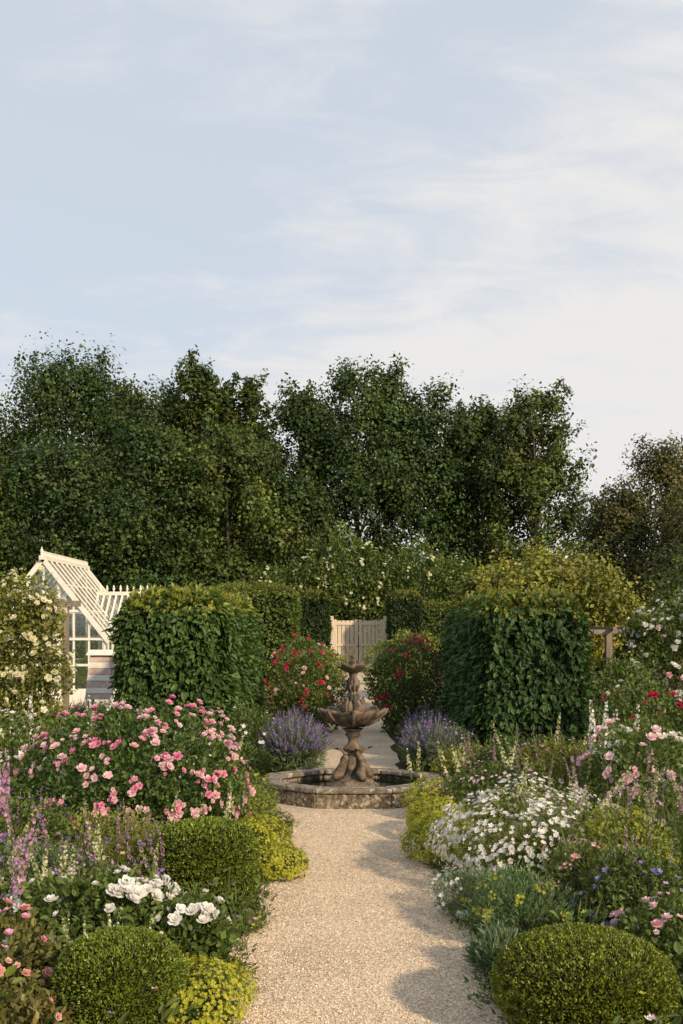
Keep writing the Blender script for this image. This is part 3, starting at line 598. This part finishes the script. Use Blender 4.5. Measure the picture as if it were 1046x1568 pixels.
# ------------------------------------------------------------------ left border
bush('pink_rose_bush',-1.88,9.35,.95,.85,1.32,10500,.055,((.050,.095,.022),(.10,.16,.034)),flowers=((ROSE,230,.038,PINK,4),(ROSE,260,.040,LPINK,5)),lump=.16,sprigs=150)
bush('white_phlox',-3.3,10.8,.8,.7,1.1,4500,.055,G_MD,flowers=((DAISY,260,.03,WHITE,6),))
bush('shrub_rose',-3.35,9.0,.7,.7,.9,4200,.05,G_MD,flowers=((ROSE,30,.035,LPINK,1),))
bush('box_mound',-.98,10.0,.36,.36,.62,4200,.035,G_LT)
bush('spurge',-1.15,11.2,.42,.5,.55,3000,.04,G_MD,flowers=((DAISY,160,.02,G_YL,3),))
topiary('box_topiary',-1.0,7.75,.375,.64,3.2,26000,.022)
topiary('box_topiary',-1.12,5.3,.33,.53,2.5,28000,.017)
topiary('box_topiary',1.24,5.35,.46,.52,2.3,42000,.017,((.085,.12,.010),(.20,.22,.018)))
def froth(name,cx,cy,rx,ry,h,n=500): return bush(name,cx,cy,rx,ry,h,int(n*2.2),.035,G_LT,LEAF,.18,flowers=((DAISY,n*3,.012,G_YL,9),(DAISY,n,.014,G_YL,4)),stems=8)
froth('lady_s_mantle',-.76,5.5,.24,.35,.30,420); froth('lady_s_mantle',-.52,8.75,.22,.3,.22,400); froth('lady_s_mantle',-.72,9.2,.25,.4,.38,420)
froth('lady_s_mantle',.83,9.35,.24,.45,.34,500); froth('lady_s_mantle',.93,10.3,.26,.5,.36,500); froth('lady_s_mantle',1.0,11.4,.3,.4,.36,400)
bush('white_peony',-1.45,6.3,.52,.42,.54,4200,.06,G_MD,flowers=((ROSE,54,.042,WHITE,3),(ROSE,48,.045,WHITE,8)),lump=.2)
bush('white_peony',-.95,6.2,.28,.3,.44,1800,.07,G_MD,flowers=((ROSE,12,.044,WHITE,1),(ROSE,10,.044,WHITE,10)))
bush('peach_rose',-1.80,5.5,.32,.35,.54,2200,.045,((.09,.11,.028),(.18,.16,.05)),flowers=((ROSE,44,.034,PEACH,3),(ROSE,18,.032,PINK,2)))
bush('peach_rose',-1.56,4.85,.3,.3,.38,1600,.045,((.10,.11,.03),(.2,.16,.05)),flowers=((ROSE,26,.03,PEACH,2),))
bush('catmint',-2.15,7.2,.6,.5,.60,4200,.035,G_GY,NLEAF,flowers=((DAISY,420,.013,MAUVE,6),),sprigs=150)
bush('catmint',-1.6,7.7,.5,.4,.62,3000,.04,G_OL,NLEAF,flowers=((DAISY,260,.013,PURP,5),),sprigs=150)
bush('lady_s_mantle',-1.9,8.3,.6,.3,.6,3200,.04,G_LT,LEAF,sprigs=60,flowers=((DAISY,200,.012,G_YL,6),))
bush('hardy_geranium',-2.6,8.0,.6,.5,.75,3600,.045,G_MD,flowers=((DAISY,110,.022,PURP,1),))
spikes('foxglove',-2.55,7.9,.22,.4,6,1.0,1.3,MAUVE,fs=.022,den=120)
spikes('foxglove',-2.0,6.4,.2,.3,3,.75,.95,MAUVE,fs=.018,den=120)
spikes('sisyrinchium',-1.8,7.0,.7,.7,14,.6,.92,SPY,fs=.013,width=.016,den=100)
spikes('sisyrinchium',-1.5,5.6,.4,.4,6,.45,.65,SPY,fs=.010,width=.012,den=120)
spikes('salvia',-1.9,7.6,.7,.6,26,.55,.85,MAUVE,fs=.010,width=.011,den=100)
spikes('mullein',-1.15,8.5,.4,.4,5,.6,.85,SPY,fs=.013,width=.018)
spikes('white_delphinium',-3.2,12.2,.6,.5,4,1.1,1.45,WHITE,fs=.024,width=.032)
spikes('mullein',-1.3,12.1,.5,.5,7,.5,.85,SPY,fs=.014,width=.018)
bush('white_campanula',-1.9,12.6,.6,.5,.8,3200,.05,G_MD,flowers=((DAISY,120,.027,WHITE,4),))

# ------------------------------------------------------------------ right border
bush('white_rock_rose',1.50,8.35,.68,.68,.74,8500,.04,G_LT,NLEAF,flowers=((DAISY,1100,.023,WHITE,6),(ROSE,330,.024,WHITE,5)),lump=.17,sprigs=200)
bush('white_campion',.95,7.6,.28,.38,.30,2600,.035,G_GY,NLEAF,flowers=((DAISY,200,.016,WHITE,4),))
bush('euphorbia',1.18,6.9,.33,.32,.44,3200,.05,((.09,.15,.07),(.16,.24,.10)),NLEAF,.15,flowers=((DAISY,160,.014,G_YL,8),),up=1.2)
bush('euphorbia',.95,6.3,.16,.2,.22,1200,.07,G_GY,NLEAF,.15,up=1.2)
bush('lime_euphorbia',2.15,7.9,.35,.35,.72,2600,.04,G_LT,LEAF,.2,flowers=((DAISY,420,.014,G_YL,14),),up=1.0)
bush('pink_diascia',1.72,7.3,.35,.35,.55,2600,.04,G_MD,NLEAF,flowers=((DAISY,220,.016,PEACH,5),))
bush('blue_campanula',1.95,6.9,.35,.35,.60,2800,.045,G_MD,flowers=((DAISY,60,.022,BLUE,3),))
bush('sedum',2.0,7.7,.4,.35,.66,3000,.04,G_LT,flowers=((DAISY,500,.010,((.2,.22,.07),(.42,.38,.16)),20),))
bush('pink_rose',1.9,6.0,.35,.35,.50,2600,.045,G_MD,flowers=((ROSE,50,.030,LPINK,4),))
bush('pink_rose',2.75,9.8,.5,.5,1.08,3600,.055,G_MD,flowers=((ROSE,60,.05,LPINK,6),(ROSE,18,.045,PINK,3)),lump=.2)
bush('white_rose',3.1,10.6,.5,.5,1.1,3600,.055,G_MD,flowers=((ROSE,70,.05,WHITE,6),),lump=.2)
bush('green_shrub',2.6,8.3,.55,.6,.8,4000,.04,G_MD,NLEAF,flowers=((DAISY,240,.016,MAUVE,4),),sprigs=150)
bush('astrantia',1.7,11.0,.6,.6,.62,4200,.045,G_MD,flowers=((DAISY,160,.020,LPINK,3),))
bush('astrantia',2.4,11.6,.6,.6,.8,4000,.045,G_OL,flowers=((DAISY,160,.020,MAUVE,3),),sprigs=120)
bush('green_shrub',2.5,13.0,.8,.6,.72,4200,.05,G_DK,flowers=((DAISY,60,.018,MAUVE,2),))
bush('rose_bush',3.5,12.2,.6,.6,.95,3600,.055,G_MD,flowers=((ROSE,30,.05,PINK,3),(ROSE,20,.045,WHITE,2)))
bush('green_shrub',1.8,13.6,.6,.5,.5,3000,.05,G_OL)
bush('green_shrub',2.1,9.6,.4,.5,.55,2600,.045,G_LT,flowers=((DAISY,100,.02,WHITE,4),))
spikes('toadflax',2.4,9.0,.6,.8,20,.7,1.05,MAUVE,fs=.010,width=.012,den=100)
spikes('toadflax',2.0,11.3,.7,.6,14,.7,1.1,((.30,.16,.20),(.50,.32,.34)),fs=.012,width=.014,den=80)
spikes('toadflax',2.2,7.2,.35,.4,7,.6,.85,MAUVE,fs=.009,width=.011,den=100)
spikes('foxglove',2.95,9.4,.2,.3,2,1.0,1.2,LPINK,fs=.020,width=.025,den=100)
spikes('white_lupin',1.25,12.7,.4,.4,9,.4,.68,SPY,fs=.017,width=.022)
spikes('mullein',2.0,8.9,.8,.9,16,.7,1.08,SPY,fs=.015,width=.020,lean=.18)
spikes('mullein',2.3,11.5,.7,.7,8,.8,1.15,SPY,fs=.016,width=.022,lean=.18)
spikes('white_delphinium',2.85,10.6,.35,.4,4,1.2,1.4,WHITE,fs=.024,width=.032)
spikes('purple_salvia',2.0,6.9,.3,.3,5,.5,.68,BLUE,fs=.013,width=.015)
# ------------------------------------------------------------------ ground-cover filling of both beds
b=B(); k=5200; x=rng.uniform(-6.5,7.5,k); y=4.3+19*rng.random(k)**1.2
ke=520; ye=4.8+6.8*rng.random(ke); se=np.where(rng.random(ke)<.5,-1,1); x=np.append(x,pc(ye)+se*(halfw(ye)+rng.uniform(-.08,.12,ke)+.05*np.sin(ye*4))); y=np.append(y,ye)
edge=np.zeros(len(x),bool); edge[k:]=True
ok=edge|(np.abs(x-pc(y))>halfw(y)+.08); x=x[ok];y=y[ok];edge=edge[ok]; k=len(x); nl=13
h=rng.uniform(.10,.30,k)*(1+.6*(np.abs(x-pc(y))>1.6)); h[edge]*=.35; C=np.stack([x,y,0*x],1); idx=np.repeat(np.arange(k),nl)
a=rng.random(len(idx))*6.28; lf=rng.random(len(idx))
P=C[idx]+np.stack([np.cos(a)*.10*lf,np.sin(a)*.10*lf,h[idx]*rng.random(len(idx))],1)
d=np.stack([np.cos(a),np.sin(a),rng.uniform(0,1.4,len(idx))],1)
pt=(.5+.5*n3(C,1.3,9))[idx][:,None].clip(0,1)
cc=(A(G_DK[1])*(1-pt)+A(G_LT[0])*pt)*np.exp(rng.normal(0,.25,(len(idx),1)))
b.scatter(LEAF,P,d,np.tile(UP,(len(idx),1))+rdir(len(idx))*.4,rng.uniform(.05,.10,len(idx))*np.where(edge[idx],.5,1),cc,M_LEAF)
g=(rng.random(k)<.5)&(y>6.2); gi=np.repeat(np.arange(k)[g],9); P=C[gi]+rng.normal(0,.03,(len(gi),3))*A([1,1,0])
b.scatter(BLADE,P,rdir(len(gi))*.35+UP,rdir(len(gi)),h[gi]*rng.uniform(1,1.6,len(gi)),cols(len(gi),*G_MD,.2),M_LEAF)
fi=rng.choice(k,2000); P=C[fi]+UP*h[fi][:,None]*1.3
pal=A([PURP[1],WHITE[0],LPINK[0],MAUVE[1],G_YL[1],PINK[1]]); b.scatter(DAISY,P,rdir(2000)*.4+UP,rdir(2000),.021,pal[rng.integers(0,6,2000)],M_PETAL)
b.build('flower_bed_groundcover')
b=B(); k=150; y=5+8*rng.random(k); sd=np.where(rng.random(k)<.5,-1,1); x=pc(y)+sd*(halfw(y)-np.abs(rng.normal(0,.14,k)))
b.scatter(QLEAF,np.stack([x,y,np.full(k,.02)],1),rdir(k)*A([1,1,.1]),UP+rdir(k)*.4,rng.uniform(.012,.025,k),A([LPINK[1],G_OL[1],WHITE[0],(.25,.17,.08)])[rng.integers(0,4,k)],M_PETAL); b.build('fallen_petals')
print('done')
